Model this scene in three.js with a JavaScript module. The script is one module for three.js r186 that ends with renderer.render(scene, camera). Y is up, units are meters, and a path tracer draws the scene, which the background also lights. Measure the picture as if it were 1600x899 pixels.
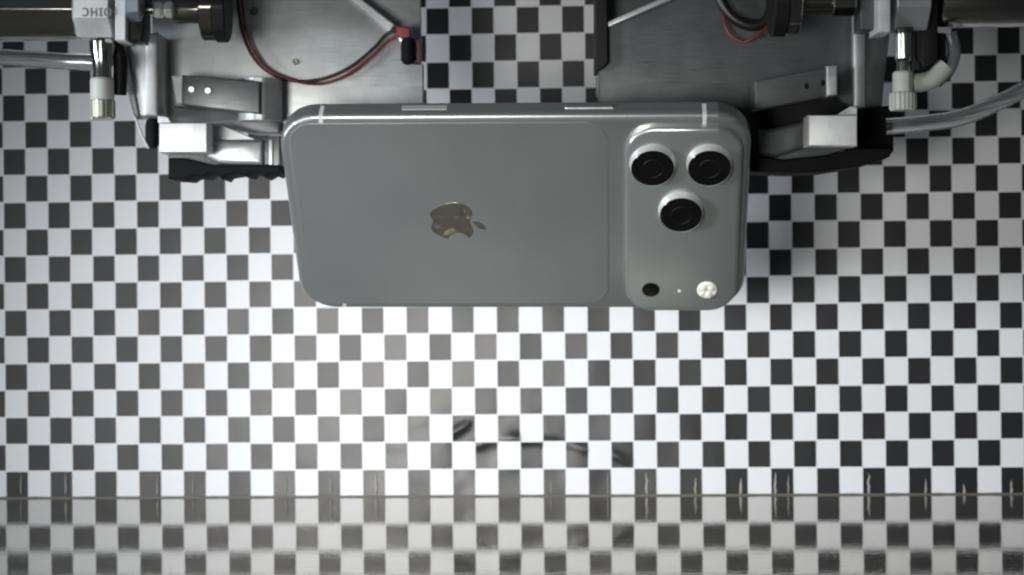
import * as THREE from 'three';
import { RoundedBoxGeometry } from 'three/addons/geometries/RoundedBoxGeometry.js';
import { mergeGeometries, mergeVertices, toCreasedNormals } from 'three/addons/utils/BufferGeometryUtils.js';
import { FontLoader } from 'three/addons/loaders/FontLoader.js';
import { TextGeometry } from 'three/addons/geometries/TextGeometry.js';
import { ImprovedNoise } from 'three/addons/math/ImprovedNoise.js';

// ---------------------------------------------------------------- camera, light, exposure
const scene = new THREE.Scene();
const FOCAL = 3000, CX = 800, CY = 449.5;                    // the lens in photograph pixels
const CAM = new THREE.Vector3(0, 0.0906, 0.8333), ROLL = 0.0089;
const camera = new THREE.PerspectiveCamera(2 * Math.atan(449.5 / FOCAL) * 180 / Math.PI, 1600 / 899, 0.02, 30);
camera.position.copy(CAM);
camera.rotation.set(0, 0, -ROLL);
camera.focus = 0.45; camera.userData.fStop = 50;             // a small video camera, not quite in focus
camera.updateMatrixWorld(true);
scene.add(camera);
scene.background = new THREE.Color().setRGB(0.042, 0.047, 0.052);   // the dim room behind the camera

function spot(x, y, z, tx, ty, tz, color, cd, deg, radius) {
  const l = new THREE.SpotLight(color, cd, 0, deg * Math.PI / 180, 1, 2);
  l.position.set(x, y, z); l.target.position.set(tx, ty, tz);
  l.castShadow = true; l.shadow.radius = radius; l.shadow.mapSize.set(2048, 2048);
  l.shadow.camera.near = 0.05; l.shadow.camera.far = 4;
  scene.add(l, l.target);
}
spot(-0.70, 0.05, 0.56, 0.06, 0.006, 0, 0xf1f7ff, 3.5, 18, 5);      // the main work lamp, low and far to the left
spot(-0.2, 0.018, 0.84, 0.055, -0.012, 0, 0xfffefa, 1.95, 21, 5.2);      // a second, weaker one beside the camera

const renderer = new THREE.WebGLRenderer({ antialias: true });
renderer.toneMapping = THREE.LinearToneMapping;
renderer.toneMappingExposure = 1;
renderer.shadowMap.enabled = true;
renderer.shadowMap.type = THREE.PCFSoftShadowMap;

// ---------------------------------------------------------------- helpers
let seed = 20251;
const rnd = () => { seed = (seed * 1664525 + 1013904223) >>> 0; return seed / 4294967296; };
const rr = (a, b) => a + (b - a) * rnd();
const noise = new ImprovedNoise();
const V3 = (x, y, z) => new THREE.Vector3(x, y, z);
function ray(px, py) { return V3((px - CX) / FOCAL, -(py - CY) / FOCAL, -1).applyQuaternion(camera.quaternion); }
function at(px, py, z) { const d = ray(px, py); return d.multiplyScalar((z - CAM.z) / d.z).add(CAM); }   // a photograph pixel carried to the depth z
const pxSize = z => (CAM.z - z) / FOCAL;                     // metres per photograph pixel at the depth z

const used = {};
function numbered(n) { const k = used[n] = (used[n] ?? -1) + 1; return k ? n + '_' + String(k).padStart(3, '0') : n; }
function tag(o, label, category, group, kind) {
  if (label) o.userData.label = label;
  if (category) o.userData.category = category;
  if (group) o.userData.group = group;
  if (kind) o.userData.kind = kind;
  return o;
}
function thing(name, pos, label, category, group) {
  const g = new THREE.Group(); g.name = numbered(name); g.position.copy(pos); scene.add(g);
  return tag(g, label, category, group);
}
function worldOrigin(o) { const p = V3(0, 0, 0); while (o && o !== scene) { p.add(o.position); o = o.parent; } return p; }
// a part whose geometry is given in world coordinates, put under a parent that is not turned
function part(name, geos, mat, parent = scene) {
  let g = Array.isArray(geos) ? join(geos) : geos;
  const o = worldOrigin(parent);
  g.translate(-o.x, -o.y, -o.z);
  return local(name, g, mat, parent);
}
function local(name, geos, mat, parent) {
  const g = Array.isArray(geos) ? join(geos) : geos;
  const m = new THREE.Mesh(g, mat); m.name = numbered(name); m.castShadow = m.receiveShadow = true; parent.add(m); return m;
}
function join(list) {
  return mergeGeometries(list.map(g => {
    g = g.index ? g.toNonIndexed() : g;
    for (const k of Object.keys(g.attributes)) if (!['position', 'normal', 'uv'].includes(k)) g.deleteAttribute(k);
    return g;
  }));
}
function smooth(g, angle = 0.55) {
  g = g.clone(); g.deleteAttribute('normal'); const uv = g.getAttribute('uv'); if (uv) g.deleteAttribute('uv');
  g = toCreasedNormals(mergeVertices(g, 1e-6), angle);
  const p = g.getAttribute('position'), a = new Float32Array(p.count * 2);
  for (let i = 0; i < p.count; i++) { a[2 * i] = p.getX(i); a[2 * i + 1] = p.getY(i); }
  g.setAttribute('uv', new THREE.BufferAttribute(a, 2));
  return g;
}
// a plate whose outline is given by photograph pixels, front face at the depth z, thickness t behind it
function plate(pts, z, t, bevel = 0.0006, seg = 3) {
  const q = pts.map(([x, y]) => at(x, y, z));
  const s = new THREE.Shape(q.map(p => new THREE.Vector2(p.x, p.y)));
  const g = new THREE.ExtrudeGeometry(s, { depth: t - 2 * bevel, bevelEnabled: bevel > 0, bevelThickness: bevel, bevelSize: bevel, bevelOffset: -bevel, bevelSegments: seg, curveSegments: 12 });
  g.translate(0, 0, z - t + bevel);
  return smooth(g, 0.5);
}
const rectPx = (x0, y0, x1, y1) => [[x0, y0], [x1, y0], [x1, y1], [x0, y1]];
// a turned solid along the x axis (rolled with the picture): profile [[along px, radius px], ...] about the line y = ypx
function turnedX(profile, ypx, z, sides = 40, rotate = 0) {
  const k = pxSize(z), x0 = profile[0][0];
  const g = new THREE.LatheGeometry(profile.map(([x, r]) => new THREE.Vector2(Math.max(r * k, 1e-6), (x - x0) * k)), sides);
  g.rotateY(rotate); g.rotateZ(-Math.PI / 2); g.rotateZ(-ROLL);
  const p = at(x0, ypx, z); g.translate(p.x, p.y, p.z);
  return smooth(g, sides < 12 ? 0.2 : 0.5);
}
// the same along y, downwards: profile [[y px, radius px], ...] about the line x = xpx
function turnedY(profile, xpx, z, sides = 32, flute = 0) {
  const k = pxSize(z), y0 = profile[0][0];
  const g = new THREE.LatheGeometry(profile.map(([y, r]) => new THREE.Vector2(Math.max(r * k, 1e-6), (y - y0) * k)), sides);
  if (flute) {
    const a = g.getAttribute('position');
    for (let i = 0; i < a.count; i++) { const th = Math.atan2(a.getZ(i), a.getX(i)), f = 1 + 0.06 * Math.sign(Math.cos(th * flute)); a.setX(i, a.getX(i) * f); a.setZ(i, a.getZ(i) * f); }
  }
  g.rotateX(Math.PI);
  const p = at(xpx, y0, z); g.translate(p.x, p.y, p.z);
  return smooth(g, 0.5);
}
function tube(pts, r, seg = 80, sides = 14) {                // pts: [px, py, z]
  const c = new THREE.CatmullRomCurve3(pts.map(p => at(...p)), false, 'centripetal');
  return new THREE.TubeGeometry(c, seg, r, sides);
}
function lensTube(pts, r, inner) {                           // a thick-walled clear hose
  const c = new THREE.CatmullRomCurve3(pts.map(p => at(...p)), false, 'centripetal');
  const a = new THREE.TubeGeometry(c, 90, r, 24), b = new THREE.TubeGeometry(c, 90, inner, 24);
  const idx = b.getIndex().array; for (let i = 0; i < idx.length; i += 3) { const t = idx[i]; idx[i] = idx[i + 1]; idx[i + 1] = t; }
  const n = b.getAttribute('normal'); for (let i = 0; i < n.count; i++) n.setXYZ(i, -n.getX(i), -n.getY(i), -n.getZ(i));
  return join([a, b]);
}

// textures
function dataTex(w, h, f, srgb) {
  const d = new Uint8Array(w * h * 4);
  for (let y = 0; y < h; y++) for (let x = 0; x < w; x++) {
    const c = f(x / w, y / h), i = 4 * (y * w + x);
    for (let k = 0; k < 3; k++) d[i + k] = Math.max(0, Math.min(255, Math.round(255 * (Array.isArray(c) ? c[k] : c))));
    d[i + 3] = 255;
  }
  const t = new THREE.DataTexture(d, w, h); t.wrapS = t.wrapT = THREE.RepeatWrapping; t.magFilter = THREE.LinearFilter; t.minFilter = THREE.LinearMipmapLinearFilter;
  t.generateMipmaps = true; if (srgb) t.colorSpace = THREE.SRGBColorSpace; t.needsUpdate = true; return t;
}
function fbm(x, y, z, o = 4) { let s = 0, a = 0.5; for (let i = 0; i < o; i++) { s += a * noise.noise(x, y, z + i * 7.3); x *= 2.03; y *= 2.03; a *= 0.5; } return s; }

const col = (r, g, b) => new THREE.Color().setRGB(r, g, b);
const std = (c, roughness, metalness = 0, more = {}) => new THREE.MeshPhysicalMaterial({ color: c, roughness, metalness, ...more });
// brushed metal: streak maps in metres
const brushed = dataTex(256, 256, (u, v) => 0.62 + 0.16 * noise.noise(u * 6, v * 110, 3) + 0.12 * fbm(u * 5, v * 5, 9));
const blotch = dataTex(256, 256, (u, v) => { const s = 0.86 + 0.3 * fbm(u * 4, v * 4, 1) + 0.06 * noise.noise(u * 90, v * 90, 5); return [s, s, s * 1.0]; }, false);
for (const t of [brushed, blotch]) t.repeat.set(18, 18);

const M = {
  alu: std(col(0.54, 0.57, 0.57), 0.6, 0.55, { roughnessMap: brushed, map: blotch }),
  aluDarkShaded: std(col(0.13, 0.141, 0.139), 0.6, 0.5, { roughnessMap: brushed, map: blotch }),  // dark metal; on the second arm this colour also stands for shade
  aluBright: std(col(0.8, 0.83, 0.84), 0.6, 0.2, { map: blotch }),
  block: std(col(0.93, 0.94, 0.93), 0.45, 0.4, { map: blotch }),
  steel: std(col(0.5, 0.5, 0.47), 0.15, 1),
  steelDark: std(col(0.24, 0.23, 0.2), 0.26, 1),
  zinc: std(col(0.9, 0.9, 0.88), 0.36, 0.9),
  brass: std(col(0.52, 0.53, 0.45), 0.3, 0.8),
  black: std(col(0.01, 0.01, 0.011), 0.5, 0, { specularIntensity: 0.5 }),
  rubber: std(col(0.006, 0.006, 0.007), 0.7, 0, { specularIntensity: 0.25 }),
  nylon: std(col(0.48, 0.5, 0.46), 0.5),
  hexBlue: std(col(0.3, 0.37, 0.4), 0.35, 0.6),
  wireRed: std(col(0.16, 0.012, 0.015), 0.4),
  wireBlack: std(col(0.01, 0.007, 0.007), 0.4),
  plugRed: std(col(0.18, 0.02, 0.025), 0.45),
  hose: new THREE.MeshPhysicalMaterial({ color: col(0.95, 0.96, 0.96), roughness: 0.13, transmission: 1, thickness: 0.002, ior: 1.4 }),
  ink: std(col(0.2, 0.21, 0.19), 0.6),
};

// ---------------------------------------------------------------- the setting: checkered backdrop and polished floor
const TW = 0.00983324, TH = 0.0118085, U0 = -0.22324, YAW = 0.04341646;
const floorTone = dataTex(512, 512, (u, v) => {
  const s = 0.5 + 0.34 * fbm(u * 9, v * 34, 2, 5) + 0.16 * noise.noise(u * 150, v * 260, 4) + 0.1 * fbm(u * 60, v * 160, 6, 3);
  return [s, s * 0.98, s * 0.95];
});
const floorRough = dataTex(512, 512, (u, v) => 0.3 + 0.3 * fbm(u * 10, v * 40, 12, 5) + 0.15 * noise.noise(u * 120, v * 240, 8));
for (const t of [floorTone, floorRough]) t.repeat.set(7, 7);
{
  const g = new THREE.PlaneGeometry(2.4, 1.7, 1, 1); g.rotateX(-Math.PI / 2); g.translate(0, 0, 0.82);
  const uv = g.getAttribute('uv'), p = g.getAttribute('position');
  for (let i = 0; i < p.count; i++) uv.setXY(i, p.getX(i), p.getZ(i));
  const m = std(col(0.74, 0.725, 0.7), 0.14, 0.55, { map: floorTone, roughnessMap: floorRough, bumpMap: floorRough, bumpScale: 0.00003, ior: 1.8, specularColor: col(1, 0.965, 0.9) });
  tag(local('floor', g, m, scene), 'polished grey floor plate that mirrors the checkered backdrop', 'floor', null, 'structure');
}
const wall = new THREE.Group(); wall.name = 'backdrop_wall'; wall.rotation.y = -YAW; scene.add(wall);
tag(wall, 'white backdrop board with a black checker pattern, standing on the floor', 'backdrop', null, 'structure');
const C0 = -8, C1 = 53, R1 = 25;
{
  const w = (C1 - C0) * TW, h = R1 * TH;
  const paper = dataTex(512, 512, (u, v) => { const s = 0.965 + 0.03 * fbm(u * 6, v * 6, 3) + 0.012 * noise.noise(u * 130, v * 130, 1); return [s, s, s * 1.003]; });
  const g = new RoundedBoxGeometry(w, h, 0.005, 2, 0.0004); g.translate(U0 + (C0 + C1) / 2 * TW, h / 2 + 0.0004, -0.0025);
  local('white_board', g, std(col(0.8, 0.81, 0.82), 0.42, 0, { map: paper }), wall);
  // dark joint and sealing bead along the foot of the board
  const b = new THREE.BoxGeometry(w, 0.0006, 0.0011, 900, 1, 1), bp = b.getAttribute('position');
  for (let i = 0; i < bp.count; i++) if (bp.getY(i) > 0) {
    const x = bp.getX(i), lump = 0.00022 * noise.noise(x * 160, 1, 2) + 0.0005 * Math.max(0, noise.noise(x * 420, 4, 2) - 0.35) + 0.0007 * Math.max(0, noise.noise(x * 55, 9, 2) - 0.5);
    bp.setY(i, bp.getY(i) + lump);
  }
  b.computeVertexNormals(); b.translate(U0 + (C0 + C1) / 2 * TW, 0.0003, 0.00075);
  local('sealing_bead', b, std(col(0.13, 0.12, 0.095), 0.5), wall);
}
// creases of the glossy dark film, as a height over the board (metres) at u, v in cells
function crease(c, r) {
    const e = c - 22.4, y = e > 0 ? 2.1 - 0.028 * e * e + 0.1 * noise.noise(c * 1.3, 3, 1) : 2.1 - 0.12 * e * e;
  const env = 1 / (1 + Math.exp(-(c - 20.6) * 5)) / (1 + Math.exp((c - 28) * 2.5));
  const d = r - y;
  let h = 0.00055 * Math.max(0.25, Math.min(1, 0.75 + 1.1 * noise.noise(c * 0.85, 7, 4))) * env * Math.exp(-d * d / 0.035);
  const d2 = (r - 2.47 - 0.45 * (c - 20.3));
  h += 0.00055 * Math.exp(-d2 * d2 / 0.04 - Math.pow((c - 20.25) / 0.55, 4));
  h += 0.00026 * Math.exp(-Math.pow((c - 20.6) / 4.5, 2) - Math.pow((r - 1.9) / 1.6, 2)) * (0.5 + 1.2 * noise.noise(c * 0.9, r * 1.5, 2));
  const dn = Math.exp(-Math.pow((c - 17) / 13, 2) - Math.pow(r / 2.6, 2));
  h += 0.0003 * dn * noise.noise(c * 0.7, r * 0.55, 6);
  return h;
}
const film = [[0.016, 0.016, 0.0175], [0.017, 0.018, 0.016], [0.014, 0.0145, 0.0165], [0.02, 0.018, 0.0175]].map((c, i) =>
  std(col(...c), 0.36 + 0.015 * i, 0, { ior: 1.47 }));
function filmSquare(c, r, n, creased) {                      // a thin square of film, its middle at the origin
  const w = TW * rr(0.945, 0.965), h = TH * rr(0.945, 0.965), t = 0.00016;
  const g = new THREE.PlaneGeometry(w, h, n, n), p = g.getAttribute('position');
  const tx = rr(-1, 1) * 0.011, ty = rr(-1, 1) * 0.009, cv = rr(-1, 1) * 0.00003, sd = rr(0, 50);
  let lo = 1;
  for (let i = 0; i < p.count; i++) {
    const x = p.getX(i), y = p.getY(i), a = 2 * x / w, b = 2 * y / h;
    let z = tx * x + ty * y + cv * (a * a + b * b) + 0.00002 * noise.noise(a * 1.1 + sd, b * 0.9, sd);
    if (creased) z += crease(c + 0.5 + x / TW, r + 0.5 + y / TH);
    lo = Math.min(lo, z); p.setZ(i, z);
  }
  for (let i = 0; i < p.count; i++) p.setZ(i, p.getZ(i) - lo + t);
  g.computeVertexNormals();
  // skirt down to the board
  const q = [], N = n + 1, ring = [];
  for (let i = 0; i < n; i++) ring.push(i);
  for (let i = 0; i < n; i++) ring.push(i * N + n);
  for (let i = n; i > 0; i--) ring.push(n * N + i);
  for (let i = n; i > 0; i--) ring.push(i * N);
  for (let i = 0; i < ring.length; i++) {
    const A = ring[i], B = ring[(i + 1) % ring.length];
    const a = [p.getX(A), p.getY(A), p.getZ(A)], b = [p.getX(B), p.getY(B), p.getZ(B)];
    q.push(...a, a[0], a[1], 0, ...b, ...b, a[0], a[1], 0, b[0], b[1], 0);
  }
  const s = new THREE.BufferGeometry(); s.setAttribute('position', new THREE.Float32BufferAttribute(q, 3)); s.computeVertexNormals();
  s.setAttribute('uv', new THREE.Float32BufferAttribute(new Float32Array(q.length / 3 * 2), 2));
  return join([g, s]);
}
{
  const variants = []; for (let i = 0; i < 28; i++) variants.push(filmSquare(0, 0, 4, false));
  const rest = [], shown = [];
  const a = V3(0, 0, 0);
  for (let r = 0; r < R1; r++) for (let c = C0; c < C1; c++) {
    if ((r + c) & 1) continue;
    const u = U0 + (c + 0.5) * TW, v = (r + 0.5) * TH;
    a.set(u, v, 0).applyAxisAngle(V3(0, 1, 0), -YAW);
    const q = a.clone().sub(CAM).applyQuaternion(camera.quaternion.clone().invert());
    const px = CX - FOCAL * q.x / q.z, py = CY + FOCAL * q.y / q.z;
    const inFrame = px > -14 && px < 1614 && py > -16;
    const hidden = (px > 475 && px < 1140 && py > 190 && py < 460) || (px > 235 && px < 645 && py < 230) || (px > 955 && px < 1340 && py < 235) || (py < 40 && (px < 645 || px > 955));
    const near = r < 5 && c > 7 && c < 33;
    (inFrame && !hidden ? shown : rest).push([c, r, u, v, near]);
  }
  shown.sort((p, q) => p[1] - q[1]);
  shown.forEach(([c, r, u, v, near], i) => {
    const g = near ? filmSquare(c, r, 20, true) : variants[(c * 7 + r * 13 + 400) % variants.length];
    if (i >= 298) { rest.push([c, r, u, v]); return; }
    const m = local('black_square', g, film[(c * 5 + r * 3 + 300) % film.length], wall);
    m.position.set(u, v, 0);
  });
  const far = local('black_squares_beyond', rest.map(([c, r, u, v]) => variants[(c * 7 + r * 13 + 400) % variants.length].clone().translate(u, v, 0)), film[0], wall);
  tag(far, null, null, null, 'stuff');
  // dried runs of pale glue on the lowest squares
  const glue = std(col(0.25, 0.245, 0.215), 0.4);
  for (const [px, top, w] of [[33, 738, 3.2], [103, 738, 4], [246, 744, 3], [302, 748, 2.6], [447, 747, 2.5], [517, 745, 3], [588, 742, 4.5], [861, 750, 2.5], [950, 738, 2.5], [1011, 738, 5], [1087, 746, 4], [1158, 747, 5], [1212, 738, 4.5], [1232, 742, 2.5], [1358, 740, 5], [1447, 748, 3.5], [1507, 756, 4], [1581, 750, 4]]) {
    const k = 0.000278, len = (775 - top) * k, d = ray(px, (top + 775) / 2);
    const nrm = V3(-Math.sin(-YAW) * -1, 0, Math.cos(YAW)), t = -CAM.dot(V3(-Math.sin(YAW), 0, Math.cos(YAW))) / d.dot(V3(-Math.sin(YAW), 0, Math.cos(YAW)));
    const p = d.clone().multiplyScalar(t).add(CAM).applyAxisAngle(V3(0, 1, 0), YAW);
    const g = new THREE.SphereGeometry(1, 14, 18), a = g.getAttribute('position');
    for (let i = 0; i < a.count; i++) {
      const y = a.getY(i), wob = 0.35 * noise.noise(px, y * 2.2, 1), f = 0.35 + 0.65 * (0.5 - 0.5 * y) + wob * 0.6;
      a.setXYZ(i, a.getX(i) * f * w * k * (0.6 + 0.5 * Math.abs(noise.noise(px * 1.7, 3, y))) + wob * w * k * 1.3, y * len * 0.5, a.getZ(i) * 0.0007 * f + 0.0001);
    }
    g.computeVertexNormals(); g.translate(p.x, p.y, 0.0002);
    local('glue_run', g, glue, wall);
  }
}

// ---------------------------------------------------------------- the two gripper arms
function screw(px, py, z, r, mat, parent, name = 'screw') {
  const k = pxSize(z), p = at(px, py, z);
  const g = new THREE.LatheGeometry([[0.0001, 0.25], [0.45, 0.25], [0.5, 0.85], [0.85, 0.85], [1, 0.55], [1, -0.3]].map(([a, b]) => new THREE.Vector2(a * r * k, b * r * k * 0.8)).reverse(), 18);
  g.rotateX(Math.PI / 2); g.translate(p.x, p.y, p.z);
  return part(name, smooth(g, 0.4), mat, parent);
}
const ZP = 0.112, ZB = 0.098, ZBAR = 0.134, ZJ = 0.146, ZW = 0.162;
{
  const a = thing('gripper_arm', at(330, 250, ZP), 'brightly lit grey gripper arm with two-screw bar and white block, by the phone\'s plain end', 'gripper arm');
  part('rear_plate', plate([[470, -50], [655, -50], [658, 62], [658, 150], [470, 150]], ZB, 0.006), M.alu, a);
  part('front_plate', plate([[236, -50], [470, -50], [514, -26], [612, 48], [634, 62], [640, 100], [661, 100], [661, 205], [300, 205], [240, 186]], ZP, 0.009), M.alu, a);
  part('edge_rail', plate([[505, -34], [514, -40], [616, 38], [609, 50]], ZP + 0.0022, 0.004, 0.0008), M.aluBright, a);
  part('side_bracket', plate([[178, 60], [246, 50], [246, 182], [214, 181]], ZP + 0.022, 0.034), M.alu, a);
  part('bracket_edge', plate(rectPx(226, 64, 245, 180), ZP + 0.0238, 0.004, 0.0014, 5), M.aluBright, a);
  part('bracket_edge', plate([[178, 62], [196, 62], [218, 182], [208, 181]], ZP + 0.0236, 0.004, 0.001), M.aluDarkShaded, a);
  // bumper below the bracket
  part('rubber_bumper', turnedY([[184, 0.1], [187, 9], [196, 11.5], [222, 11.5], [231, 7], [233, 0.1]], 238, ZP + 0.012), M.rubber, a);
  part('bumper_cable', tube([[208, 178, ZP + .012], [214, 192, ZP + .013], [222, 212, ZP + .013], [232, 232, ZP + .013]], 0.00045), M.nylon, a);
  const bar = part('clamp_bar', plate([[284, 117], [405, 128], [405, 178], [284, 163]], ZBAR, 0.016), M.aluDarkShaded, a);
  part('bar_end', plate([[267, 118], [285, 117], [285, 164], [274, 160]], ZBAR + 0.0012, 0.014, 0.0008), M.aluBright, a);
  for (const [x, y] of [[299, 140], [325, 142]]) screw(x, y, ZBAR, 5.2, M.zinc, bar);
  part('round_boss', turnedY([[124, 0.1], [125, 34], [190, 34], [191, 0.1]], 406, ZP + 0.010), M.alu, a);
  part('shade_wedge', plate([[272, 165], [405, 180], [436, 192], [436, 208], [400, 208], [330, 196], [262, 196]], ZP + 0.008, 0.012), M.aluDarkShaded, a);  // dark plate added for the shadow wedge under the bar
  part('white_block', plate(rectPx(248, 192, 323, 238), ZW, 0.014, 0.0007), M.block, a);
  part('block_wing', plate([[246, 180], [262, 183], [268, 192], [246, 192]], ZW - 0.006, 0.004), M.aluBright, a);
  const jaw = part('jaw_beam', plate([[323, 218], [410, 218], [410, 258], [340, 256], [323, 246]], ZJ, 0.016, 0.002, 5), M.alu, a);
  part('jaw_gusset', plate([[328, 194], [345, 194], [402, 219], [328, 219]], ZJ - 0.004, 0.008), M.alu, a);
  part('jaw_neck', plate(rectPx(408, 214, 420, 262), ZJ - 0.004, 0.01), M.aluDarkShaded, a);
  part('jaw_head', plate(rectPx(418, 212, 438, 262), ZJ + 0.002, 0.014, 0.001), M.aluDarkShaded, a);
  part('head_strip', plate(rectPx(419, 218, 426, 258), ZJ + 0.0032, 0.003, 0.0006), M.alu, a);
  screw(370, 240, ZJ, 5, M.zinc, jaw, 'pin');
  part('lower_ledge', plate([[262, 238], [323, 238], [345, 252], [345, 262], [262, 246]], ZJ - 0.002, 0.018), M.aluDarkShaded, a);
  part('rubber_pad', plate([[262, 247], [285, 247], [330, 258], [438, 258], [438, 268], [430, 274], [424, 270], [412, 277], [407, 270], [392, 270], [386, 276], [370, 271], [352, 274], [346, 280], [338, 272], [325, 271], [316, 277], [300, 275], [290, 281], [262, 279]], ZJ + 0.004, 0.024, 0.001), M.rubber, a);
  screw(397, 18, ZP, 7, M.steelDark, a, 'bolt');
  screw(462, 97, ZP, 5, M.steelDark, a, 'bolt');
}
{
  const b = thing('gripper_arm', at(1290, 235, ZP), 'shaded dark gripper arm with two-hole bar and white block, beside the phone\'s camera end', 'gripper arm');  // metals are darker copies of the first arm: shade put into the colour
  part('rear_plate', plate([[932, -50], [1080, -50], [1080, 150], [932, 150]], ZB, 0.006), M.aluDarkShaded, b);
  part('front_plate', plate([[950, 41], [1046, 0], [1120, -50], [1330, -50], [1338, 180], [1280, 205], [936, 205], [936, 110], [950, 100]], ZP, 0.009), M.aluDarkShaded, b);
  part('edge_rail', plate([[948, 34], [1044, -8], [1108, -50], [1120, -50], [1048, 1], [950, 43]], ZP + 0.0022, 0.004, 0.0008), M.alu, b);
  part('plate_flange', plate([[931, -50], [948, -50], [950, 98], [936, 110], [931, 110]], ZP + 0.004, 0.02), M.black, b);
  part('side_bracket', plate([[1332, 48], [1392, 44], [1378, 166], [1334, 170]], ZP + 0.006, 0.022), M.aluDarkShaded, b);
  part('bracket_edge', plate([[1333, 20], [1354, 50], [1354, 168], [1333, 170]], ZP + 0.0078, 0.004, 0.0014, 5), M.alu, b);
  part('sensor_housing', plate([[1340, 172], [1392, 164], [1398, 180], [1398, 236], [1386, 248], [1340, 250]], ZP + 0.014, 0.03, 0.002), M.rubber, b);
  const bar = part('clamp_bar', plate([[1180, 127], [1293, 105], [1293, 150], [1180, 172]], ZBAR, 0.016), M.aluDarkShaded, b);
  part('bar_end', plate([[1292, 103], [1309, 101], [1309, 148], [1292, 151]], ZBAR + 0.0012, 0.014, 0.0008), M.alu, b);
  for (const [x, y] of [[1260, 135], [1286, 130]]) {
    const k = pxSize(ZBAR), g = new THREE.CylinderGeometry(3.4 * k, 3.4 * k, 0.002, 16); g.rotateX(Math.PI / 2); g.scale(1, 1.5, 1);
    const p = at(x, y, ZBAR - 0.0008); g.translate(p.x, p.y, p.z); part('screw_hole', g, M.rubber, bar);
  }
  part('shade_wedge', plate([[1176, 172], [1300, 152], [1335, 172], [1335, 200], [1176, 205]], ZP + 0.008, 0.012), M.black, b);  // black plate added for the shade below this bar
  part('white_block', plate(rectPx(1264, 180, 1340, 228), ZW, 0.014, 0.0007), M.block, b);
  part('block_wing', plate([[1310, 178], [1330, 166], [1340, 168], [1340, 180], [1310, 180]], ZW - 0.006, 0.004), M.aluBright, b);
  part('jaw_beam', plate([[1182, 206], [1264, 188], [1264, 232], [1216, 246], [1182, 246]], ZJ - 0.006, 0.016, 0.002, 5), M.aluDarkShaded, b);
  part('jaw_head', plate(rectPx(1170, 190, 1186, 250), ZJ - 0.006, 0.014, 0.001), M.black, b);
  part('lower_ledge', plate([[1210, 247], [1262, 230], [1330, 230], [1290, 243], [1225, 249]], ZJ + 0.004, 0.018), M.aluDarkShaded, b);
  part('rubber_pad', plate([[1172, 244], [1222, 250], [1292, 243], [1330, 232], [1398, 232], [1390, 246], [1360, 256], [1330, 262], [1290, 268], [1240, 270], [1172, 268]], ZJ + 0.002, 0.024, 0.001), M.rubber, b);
}

// ---------------------------------------------------------------- air cylinders
const ZC = 0.152;
const font = await new FontLoader().loadAsync('fonts/droid/droid_sans_bold.typeface.json');
{
  const c = thing('air_cylinder', at(150, 15, ZC), 'air cylinder with lettered white octagonal end block and double nut, above the lit gripper arm', 'air cylinder');
  part('barrel', turnedX([[-70, 0.1], [-70, 45], [122, 45], [124, 43], [124, 0.1]], 17, ZC, 56), M.steel, c);
  const block = part('end_block', turnedX([[124, 0.1], [124, 47], [126, 49], [177, 49], [178, 48], [178, 0.1]], 15, ZC, 8, Math.PI / 8), M.block, c);
  const k = pxSize(ZC), t = new TextGeometry('OIHC', { font, size: 13 * k, depth: 0.00012, curveSegments: 6, bevelEnabled: false });
  t.computeBoundingBox(); const bb = t.boundingBox; t.translate(-(bb.min.x + bb.max.x) / 2, -(bb.min.y + bb.max.y) / 2, 0); t.scale(1.04, 1, 1); t.rotateZ(Math.PI - ROLL);
  const p = at(151, 19, ZC + 47 * k * Math.cos(Math.PI / 8) * 1.045); t.translate(p.x, p.y, p.z); part('lettering', t, M.ink, block);
  part('collar_plate', plate(rectPx(179, -50, 196, 63), ZC + 0.009, 0.018), M.aluBright, c);
  part('clamp_body', plate([[196, -50], [222, -50], [224, 40], [220, 64], [196, 62]], ZC + 0.004, 0.014), M.black, c);
  part('hex_nut', turnedX([[200, 0.1], [200, 23], [202, 25], [219, 25], [222, 22], [222, 0.1]], 9, ZC + 0.006, 6, Math.PI / 6), M.hexBlue, c);
  part('threaded_rod', turnedX([[222, 0.1], [222, 8], [243, 8], [243, 0.1]], 15, ZC, 24), M.steelDark, c);
  for (const x of [240, 257]) part('lock_nut', turnedX([[x, 0.1], [x, 11], [x + 3, 14], [x + 12, 14], [x + 15, 11], [x + 15, 0.1]], 16, ZC + 0.004, 6, 0), M.zinc, c);
  part('piston_rod', turnedX([[272, 0.1], [272, 21], [274, 22], [317, 22], [317, 0.1]], 15, ZC, 36), M.steelDark, c);
  part('flange', turnedX([[316, 0.1], [316, 48], [318, 50], [336, 50], [336, 0.1]], 13, ZC, 40), M.steelDark, c);
  part('flange_disc', turnedX([[337, 0.1], [337, 50], [339, 53], [355, 53], [357, 50], [357, 0.1]], 13, ZC, 40), M.black, c);
}
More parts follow.
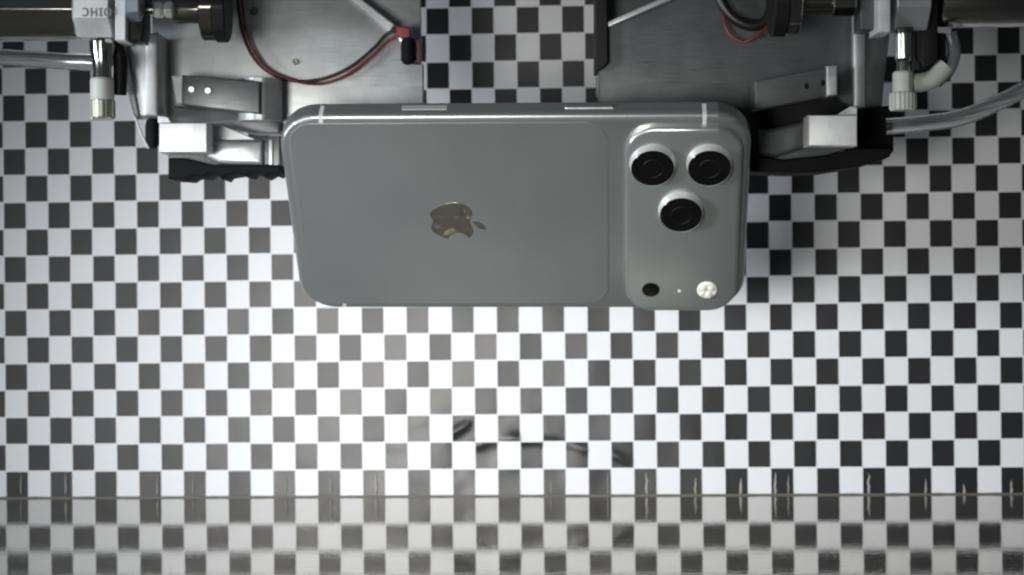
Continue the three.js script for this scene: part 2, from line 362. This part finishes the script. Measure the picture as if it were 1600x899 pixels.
{
  const c = thing('air_cylinder', at(1400, -3, ZC), 'air cylinder with a pale collar and dark flange disc, above the shaded gripper arm', 'air cylinder');
  part('barrel', turnedX([[1466, 0.1], [1466, 44], [1468, 45], [1670, 45], [1670, 0.1]], -3, ZC, 56), M.steel, c);
  part('end_cap', plate([[1438, -50], [1466, -50], [1466, 96], [1444, 106], [1438, 90]], ZC + 0.003, 0.02), M.black, c);
  part('end_block', turnedX([[1392, 0.1], [1392, 55], [1394, 57], [1443, 57], [1445, 55], [1445, 0.1]], -3, ZC, 8, Math.PI / 8), M.alu, c);
  part('collar_plate', plate(rectPx(1373, -50, 1392, 50), ZC + 0.012, 0.018), M.aluBright, c);
  part('clamp_body', plate([[1345, -50], [1372, -50], [1372, 46], [1345, 46]], ZC + 0.004, 0.014), M.aluDarkShaded, c);
  part('hex_nut', turnedX([[1300, 0.1], [1300, 19], [1302, 21], [1334, 21], [1336, 19], [1336, 0.1]], 4, ZC + 0.002, 6, Math.PI / 6), M.steelDark, c);
  part('piston_rod', turnedX([[1244, 0.1], [1244, 20], [1302, 20], [1302, 0.1]], 3, ZC, 36), M.steelDark, c);
  part('flange', turnedX([[1227, 0.1], [1227, 50], [1229, 52], [1246, 52], [1248, 50], [1248, 0.1]], 2, ZC, 40), M.steel, c);
  part('flange_disc', turnedX([[1204, 0.1], [1204, 53], [1206, 55], [1226, 55], [1228, 52], [1228, 0.1]], 2, ZC, 40), M.black, c);
}

// ---------------------------------------------------------------- push-in fittings and clear hoses
{
  const f = thing('hose_fitting', at(159, 186, ZC), 'chrome push-in fitting with pale collar, hanging under the lettered end block', 'hose fitting');
  part('chrome_body', turnedY([[60, 0.1], [60, 18], [66, 20], [80, 19], [96, 15], [110, 14], [124, 15], [124, 0.1]], 159, ZC, 40), M.steel, f);
  part('elbow', tube([[176, 66, ZC - .004], [186, 84, ZC - .006], [188, 110, ZC - .006], [186, 148, ZC - .006]], 0.0026), M.black, f);
  part('collar', turnedY([[122, 0.1], [122, 16], [125, 18.5], [154, 18.5], [157, 17], [157, 0.1]], 159, ZC, 40), M.nylon, f);
  part('knurled_ring', turnedY([[156, 0.1], [156, 17], [158, 18.5], [183, 18.5], [186, 16.5], [186, 0.1]], 160, ZC, 144, 18), M.brass, f);
  const h = part('clear_hose', lensTube([[-60, 84, .14], [0, 89, .14], [60, 93, .14], [105, 96, .142], [150, 98, .146]], 0.0030, 0.0018), M.hose);
  tag(h, 'clear plastic air hose running straight in to the fitting below the lettered block', 'hose');
}
{
  const f = thing('hose_fitting', at(1412, 172, ZC), 'brightly glinting chrome fitting with side lobe, below the plain end block in shade', 'hose fitting');
  part('chrome_body', turnedY([[44, 0.1], [44, 18], [54, 14], [92, 14], [97, 11], [114, 11], [114, 0.1]], 1412, ZC + 0.003, 40), M.steel, f);
  part('elbow', plate([[1424, 46], [1480, 50], [1482, 96], [1468, 118], [1424, 116]], ZC - 0.003, 0.014, 0.003, 5), M.black, f);
  part('collar', turnedY([[112, 0.1], [112, 14], [115, 16], [143, 16], [146, 14], [146, 0.1]], 1411, ZC + 0.003, 40), M.nylon, f);
  part('side_lobe', tube([[1420, 130, ZC], [1440, 129, ZC], [1460, 122, ZC], [1478, 104, ZC]], 0.0034), M.nylon, f);
  part('knurled_ring', turnedY([[145, 0.1], [145, 18], [147, 20], [170, 20], [173, 18], [173, 0.1]], 1411, ZC + 0.003, 144, 18), M.nylon, f);
  part('clear_sleeve', lensTube([[1462, 128, .146], [1482, 108, .146], [1490, 80, .146], [1484, 52, .146]], 0.0026, 0.0015), M.hose, f);
  const h = part('clear_hose', lensTube([[1385, 198, .14], [1440, 193, .142], [1500, 184, .142], [1552, 164, .142], [1610, 134, .142], [1680, 90, .142]], 0.0030, 0.0018), M.hose);
  tag(h, 'clear plastic air hose curving up and out from the black sensor housing', 'hose');
}

// ---------------------------------------------------------------- cables
{
  const c = thing('sensor_cable', at(460, 127, ZP + 0.006), 'red and black twin wire sagging across the lit metal plate to a black plug', 'cable');
  const z = ZP + 0.004;
  part('black_wire', tube([[366, -30, z], [372, 10, z], [377, 45, z], [390, 80, z], [414, 109, z], [455, 126, z], [500, 124, z], [545, 106, z], [585, 74, z], [606, 52, z], [625, 46, z + .001]], 0.00062), M.wireBlack, c);
  part('red_wire', tube([[373, -30, z + .001], [379, 12, z + .001], [382, 46, z + .001], [394, 78, z + .001], [416, 107, z + .001], [455, 125, z + .001], [498, 131, z], [540, 118, z], [585, 84, z], [608, 62, z], [628, 52, z + .001]], 0.00058), M.wireRed, c);
  part('plug_housing', plate([[618, 40], [640, 42], [641, 60], [632, 64], [618, 54]], z + 0.004, 0.006, 0.0008), M.plugRed, c);
  part('plug_tip', plate([[622, 57], [634, 62], [633, 69], [624, 65]], z + 0.0045, 0.003, 0.0006), M.block, c);
  part('plug_body', turnedY([[58, 0.1], [60, 9], [70, 11], [94, 11], [100, 7], [102, 0.1]], 637, z + 0.004, 24), M.rubber, c);
  part('plug_clip', plate([[646, 62], [657, 62], [657, 97], [646, 97]], z + 0.002, 0.003, 0.0005), std(col(0.13, 0.06, 0.055), 0.6), c);
}
{
  const c = thing('sensor_cable', at(1160, 60, ZP + 0.006), 'thick black cable loop with a thin dark red wire, on the shaded plate', 'cable');
  const z = ZP + 0.006;
  part('black_cable', tube([[1120, -30, z], [1128, 4, z], [1146, 28, z], [1172, 40, z], [1196, 34, z], [1206, 10, z], [1206, -30, z]], 0.0021), M.wireBlack, c);
  part('red_wire', tube([[1126, -30, z - .001], [1131, 10, z - .001], [1134, 40, z], [1146, 58, z + .001], [1162, 65, z + .002], [1182, 57, z + .003], [1200, 40, z + .003], [1212, 20, z + .002]], 0.00055), M.wireRed, c);
}

// ---------------------------------------------------------------- the phone
{
  const d = V3(0.0366, -0.778, -0.627).normalize(), u = d.clone().negate();
  let rgt = V3(1, 0, 0.058); rgt.sub(u.clone().multiplyScalar(rgt.dot(u))).normalize();
  const nrm = rgt.clone().cross(u);
  const phone = new THREE.Group(); phone.name = 'smartphone';
  const basis = new THREE.Matrix4().makeBasis(rgt, u, nrm);
  phone.quaternion.copy(camera.quaternion).multiply(new THREE.Quaternion().setFromRotationMatrix(basis));
  phone.position.copy(at(808, 338, 0.150));
  scene.add(phone); phone.updateMatrixWorld(true);
  tag(phone, 'silver grey smartphone with three camera lenses, released between the two gripper arms', 'smartphone');
  const inv = phone.matrixWorld.clone().invert();
  // a photograph pixel on the phone's own plane z = h
  function on(px, py, h = 0) {
    const o = CAM.clone().applyMatrix4(inv), r = ray(px, py).add(CAM).applyMatrix4(inv).sub(o);
    return o.add(r.multiplyScalar((h - o.z) / r.z));
  }
  function rrect(x0, y0, x1, y1, r) {
    const s = new THREE.Shape();
    s.moveTo(x0 + r, y0); s.lineTo(x1 - r, y0); s.absarc(x1 - r, y0 + r, r, -Math.PI / 2, 0); s.lineTo(x1, y1 - r); s.absarc(x1 - r, y1 - r, r, 0, Math.PI / 2);
    s.lineTo(x0 + r, y1); s.absarc(x0 + r, y1 - r, r, Math.PI / 2, Math.PI); s.lineTo(x0, y0 + r); s.absarc(x0 + r, y0 + r, r, Math.PI, 1.5 * Math.PI);
    return s;
  }
  function slab(shape, z0, z1, b, bs = b, seg = 6) {         // from z0 (hidden) to z1 (seen), its edges rounded by b
    const g = new THREE.ExtrudeGeometry(shape, { depth: z1 - z0 - 2 * b, bevelEnabled: true, bevelThickness: b, bevelSize: bs, bevelOffset: -bs, bevelSegments: seg, curveSegments: 20 });
    g.translate(0, 0, z0 + b); return smooth(g, 0.45);
  }
  const W = 0.1634, H = 0.0862, T = 0.0092;
  const tone = dataTex(256, 256, (a, b) => { const s = 0.95 + 0.05 * fbm(a * 4, b * 4, 2) + 0.03 * noise.noise(a * 120, b * 120, 7); return [s, s, s]; }); tone.repeat.set(10, 10);
  const smudge = dataTex(256, 256, (a, b) => 0.92 + 0.22 * fbm(a * 3, b * 3, 4, 5) - 0.25 * Math.max(0, noise.noise(a * 70, b * 70, 3) - 0.55)); smudge.repeat.set(7, 7);
  const body = std(col(0.53, 0.56, 0.55), 0.3, 0.8, { map: tone });
  const raised = std(col(0.56, 0.59, 0.57), 0.27, 0.76, { map: tone });
  const panel = std(col(0.5, 0.528, 0.52), 0.36, 0.78, { map: tone, roughnessMap: smudge });
  const line = std(col(0.62, 0.66, 0.66), 0.5, 0.1);
  const glass = std(col(0.004, 0.004, 0.0045), 0.05, 0, { ior: 1.6 });
  local('frame', slab(rrect(-W / 2, -H / 2, W / 2, H / 2, 0.0135), -T, 0, 0.0022), body, phone);
  const scr = slab(rrect(-W / 2 + 0.0022, -H / 2 + 0.0022, W / 2 - 0.0022, H / 2 - 0.0022, 0.0115), -T - 0.0004, -T + 0.0006, 0.0003);
  local('display', scr, glass, phone);
  const pL = -W / 2 + 0.0034, pR = on(951, 340).x, pT = H / 2 - 0.0029, pB = -H / 2 + 0.0028;
  local('back_panel', slab(rrect(pL, pB, pR, pT, 0.0085), -0.0012, 0.00022, 0.0002, 0.0004, 3), panel, phone);
  // antenna breaks round the frame
  for (const [px, top] of [[501, 1], [1101, 1], [538, 0], [1101, 0]]) {
    const x = on(px, top ? 188 : 478).x, s = top ? 1 : -1;
    const pts = []; const rad = 0.0022 + 0.00003;
    const outline = [[H / 2 + 0.00003, -T + 0.0028], [H / 2 + 0.00003, -0.0022]];
    for (let i = 1; i <= 8; i++) { const t = i / 8 * Math.PI / 2; outline.push([H / 2 - 0.0022 + rad * Math.cos(t), -0.0022 + rad * Math.sin(t)]); }
    outline.push([H / 2 - 0.0042, 0.00003]);
    const sh = new THREE.Shape(outline.map(([y, z]) => new THREE.Vector2(y, z)).concat([...outline].reverse().map(([y, z]) => new THREE.Vector2(y - 0.0006, z - 0.0004))));
    const g = new THREE.ExtrudeGeometry(sh, { depth: 0.0014, bevelEnabled: false });
    // shape (y, z) extruded along x
    const m4 = new THREE.Matrix4().makeBasis(V3(0, s, 0), V3(0, 0, 1), V3(s, 0, 0)); g.applyMatrix4(m4); g.translate(x - s * 0.0007, 0, 0);
    local('antenna_line', smooth(g, 0.5), line, phone);
  }
  // buttons in the upper edge
  function edge(px0, px1, z0, z1, proud, mat, name) {
    const x0 = on(px0, 188).x, x1 = on(px1, 188).x;
    const g = new RoundedBoxGeometry(x1 - x0, 0.0022, z1 - z0, 3, Math.min(0.0006, (z1 - z0) * 0.45));
    g.translate((x0 + x1) / 2, H / 2 - 0.0011 + proud, (z0 + z1) / 2); return local(name, g, mat, phone);
  }
  edge(626, 699, -0.0066, -0.0034, 0.00022, std(col(0.5, 0.54, 0.53), 0.5, 0.3), 'camera_button');
  edge(882, 960, -0.0061, -0.0036, 0.0006, body, 'side_button');
  // raised camera field with its lenses
  const a = on(977, 340, 0.0016), b = on(1156, 340, 0.0016), top = H / 2 - 0.0042, bot = -H / 2 + 0.0012, PZ = 0.0028;
  const plateau = local('camera_plateau', slab(rrect(a.x, bot, b.x, top, 0.0105), -0.001, PZ, 0.0013, 0.0016, 8), raised, phone);
  const lz = PZ + 0.0032;
  for (const [px, py] of [[1020, 264], [1109, 264], [1064.5, 337]]) {
    const c = on(px, py, lz), L = new THREE.Group(); L.name = numbered('camera_lens'); L.position.set(c.x, c.y, 0); phone.add(L);
    const prof = [[0.0082, PZ - 0.0004], [0.008, PZ + 0.0002], [0.00772, PZ + 0.0008], [0.0076, PZ + 0.0018], [0.0075, PZ + 0.0028], [0.00745, lz - 0.0002], [0.0073, lz - 0.0004]].map(([r, z]) => new THREE.Vector2(r, z));
    const ring = new THREE.LatheGeometry(prof.reverse(), 64); ring.rotateX(Math.PI / 2);
    local('lens_ring', smooth(ring, 0.5), std(col(0.68, 0.7, 0.69), 0.42, 0.4), L);
    const gl = new THREE.LatheGeometry([[0.00001, lz], [0.0055, lz - 0.00003], [0.0072, lz - 0.0001], [0.00742, lz - 0.0003], [0.00742, lz - 0.0006]].map(([r, z]) => new THREE.Vector2(r, z)).reverse(), 48); gl.rotateX(Math.PI / 2);
    local('lens_glass', smooth(gl, 0.5), glass, L);
    const ap = new THREE.TorusGeometry(0.0036, 0.00014, 10, 40); ap.translate(0, 0, lz - 0.00008);
    local('inner_ring', ap, std(col(0.008, 0.006, 0.007), 0.3), L);
  }
  function disc(px, py, r, mat, name, h = 0.0003) {
    const c = on(px, py, PZ), g = new THREE.LatheGeometry([[0.00001, h], [r * 0.86, h], [r, h * 0.4], [r, -0.0003]].map(([q, z]) => new THREE.Vector2(q, z)).reverse(), 36);
    g.rotateX(Math.PI / 2); g.translate(c.x, c.y, PZ); return local(name, smooth(g, 0.4), mat, phone);
  }
  disc(1017, 453, 0.0032, glass, 'depth_sensor');
  disc(1061.5, 455, 0.0006, std(col(0.8, 0.8, 0.76), 0.4), 'microphone_hole', 0.00015);
  const flash = disc(1105, 453, 0.0037, std(col(0.85, 0.85, 0.82), 0.35, 0, { clearcoat: 1, clearcoatRoughness: 0.05 }), 'flash', 0.0006);
  for (const [px, py, r] of [[1100, 449, 0.0013], [1111, 450, 0.0013], [1098, 458, 0.0011], [1107, 460, 0.0015]]) {
    const c = on(px, py, PZ), g = new THREE.SphereGeometry(r, 16, 8, 0, Math.PI * 2, 0, Math.PI / 2); g.rotateX(Math.PI / 2); g.scale(1, 1, 0.55); g.translate(c.x, c.y, PZ + 0.00052);
    local('flash_facet', g, std(col(0.8, 0.79, 0.68), 0.2, 0, { clearcoat: 1 }), flash);
  }
  // the mirror-bright fruit emblem: a bitten body and a leaf, its top to the right
  const waves = dataTex(128, 128, (p, q) => 0.5 + 0.5 * noise.noise(p * 3, q * 3, 5) + 0.2 * noise.noise(p * 6, q * 6, 8)); waves.repeat.set(55, 55);
  const e = on(711, 346, 0.0003), S = 0.0164;
  const fr = new THREE.Shape();
  fr.moveTo(0.0, 0.36);
  fr.bezierCurveTo(0.1, 0.36, 0.18, 0.43, 0.29, 0.42);
  fr.bezierCurveTo(0.36, 0.41, 0.41, 0.37, 0.45, 0.31);
  fr.bezierCurveTo(0.27, 0.2, 0.27, -0.06, 0.48, -0.15);
  fr.bezierCurveTo(0.42, -0.33, 0.31, -0.48, 0.2, -0.5);
  fr.bezierCurveTo(0.12, -0.51, 0.08, -0.45, 0.0, -0.45);
  fr.bezierCurveTo(-0.08, -0.45, -0.12, -0.51, -0.2, -0.5);
  fr.bezierCurveTo(-0.36, -0.46, -0.52, -0.14, -0.49, 0.1);
  fr.bezierCurveTo(-0.47, 0.31, -0.34, 0.43, -0.2, 0.42);
  fr.bezierCurveTo(-0.12, 0.41, -0.06, 0.36, 0.0, 0.36);
  const lf = new THREE.Shape();
  lf.moveTo(0.0, 0.43); lf.bezierCurveTo(0.0, 0.57, 0.1, 0.69, 0.23, 0.7); lf.bezierCurveTo(0.24, 0.57, 0.13, 0.44, 0.0, 0.43);
  const eg = join([fr, lf].map(s => new THREE.ExtrudeGeometry(s, { depth: 0.04, bevelEnabled: false, curveSegments: 16 })));
  eg.rotateZ(-Math.PI / 2); eg.scale(S, S, 0.0026); eg.translate(e.x - 0.0006, e.y, 0.0002);
  local('fruit_emblem', smooth(eg, 0.4), std(col(0.5, 0.45, 0.36), 0.16, 0.9, { bumpMap: waves, bumpScale: 0.0009 }), phone);
}

scene.traverse(o => { if (o.isMesh) o.castShadow = o.receiveShadow = true; });
renderer.render(scene, camera);
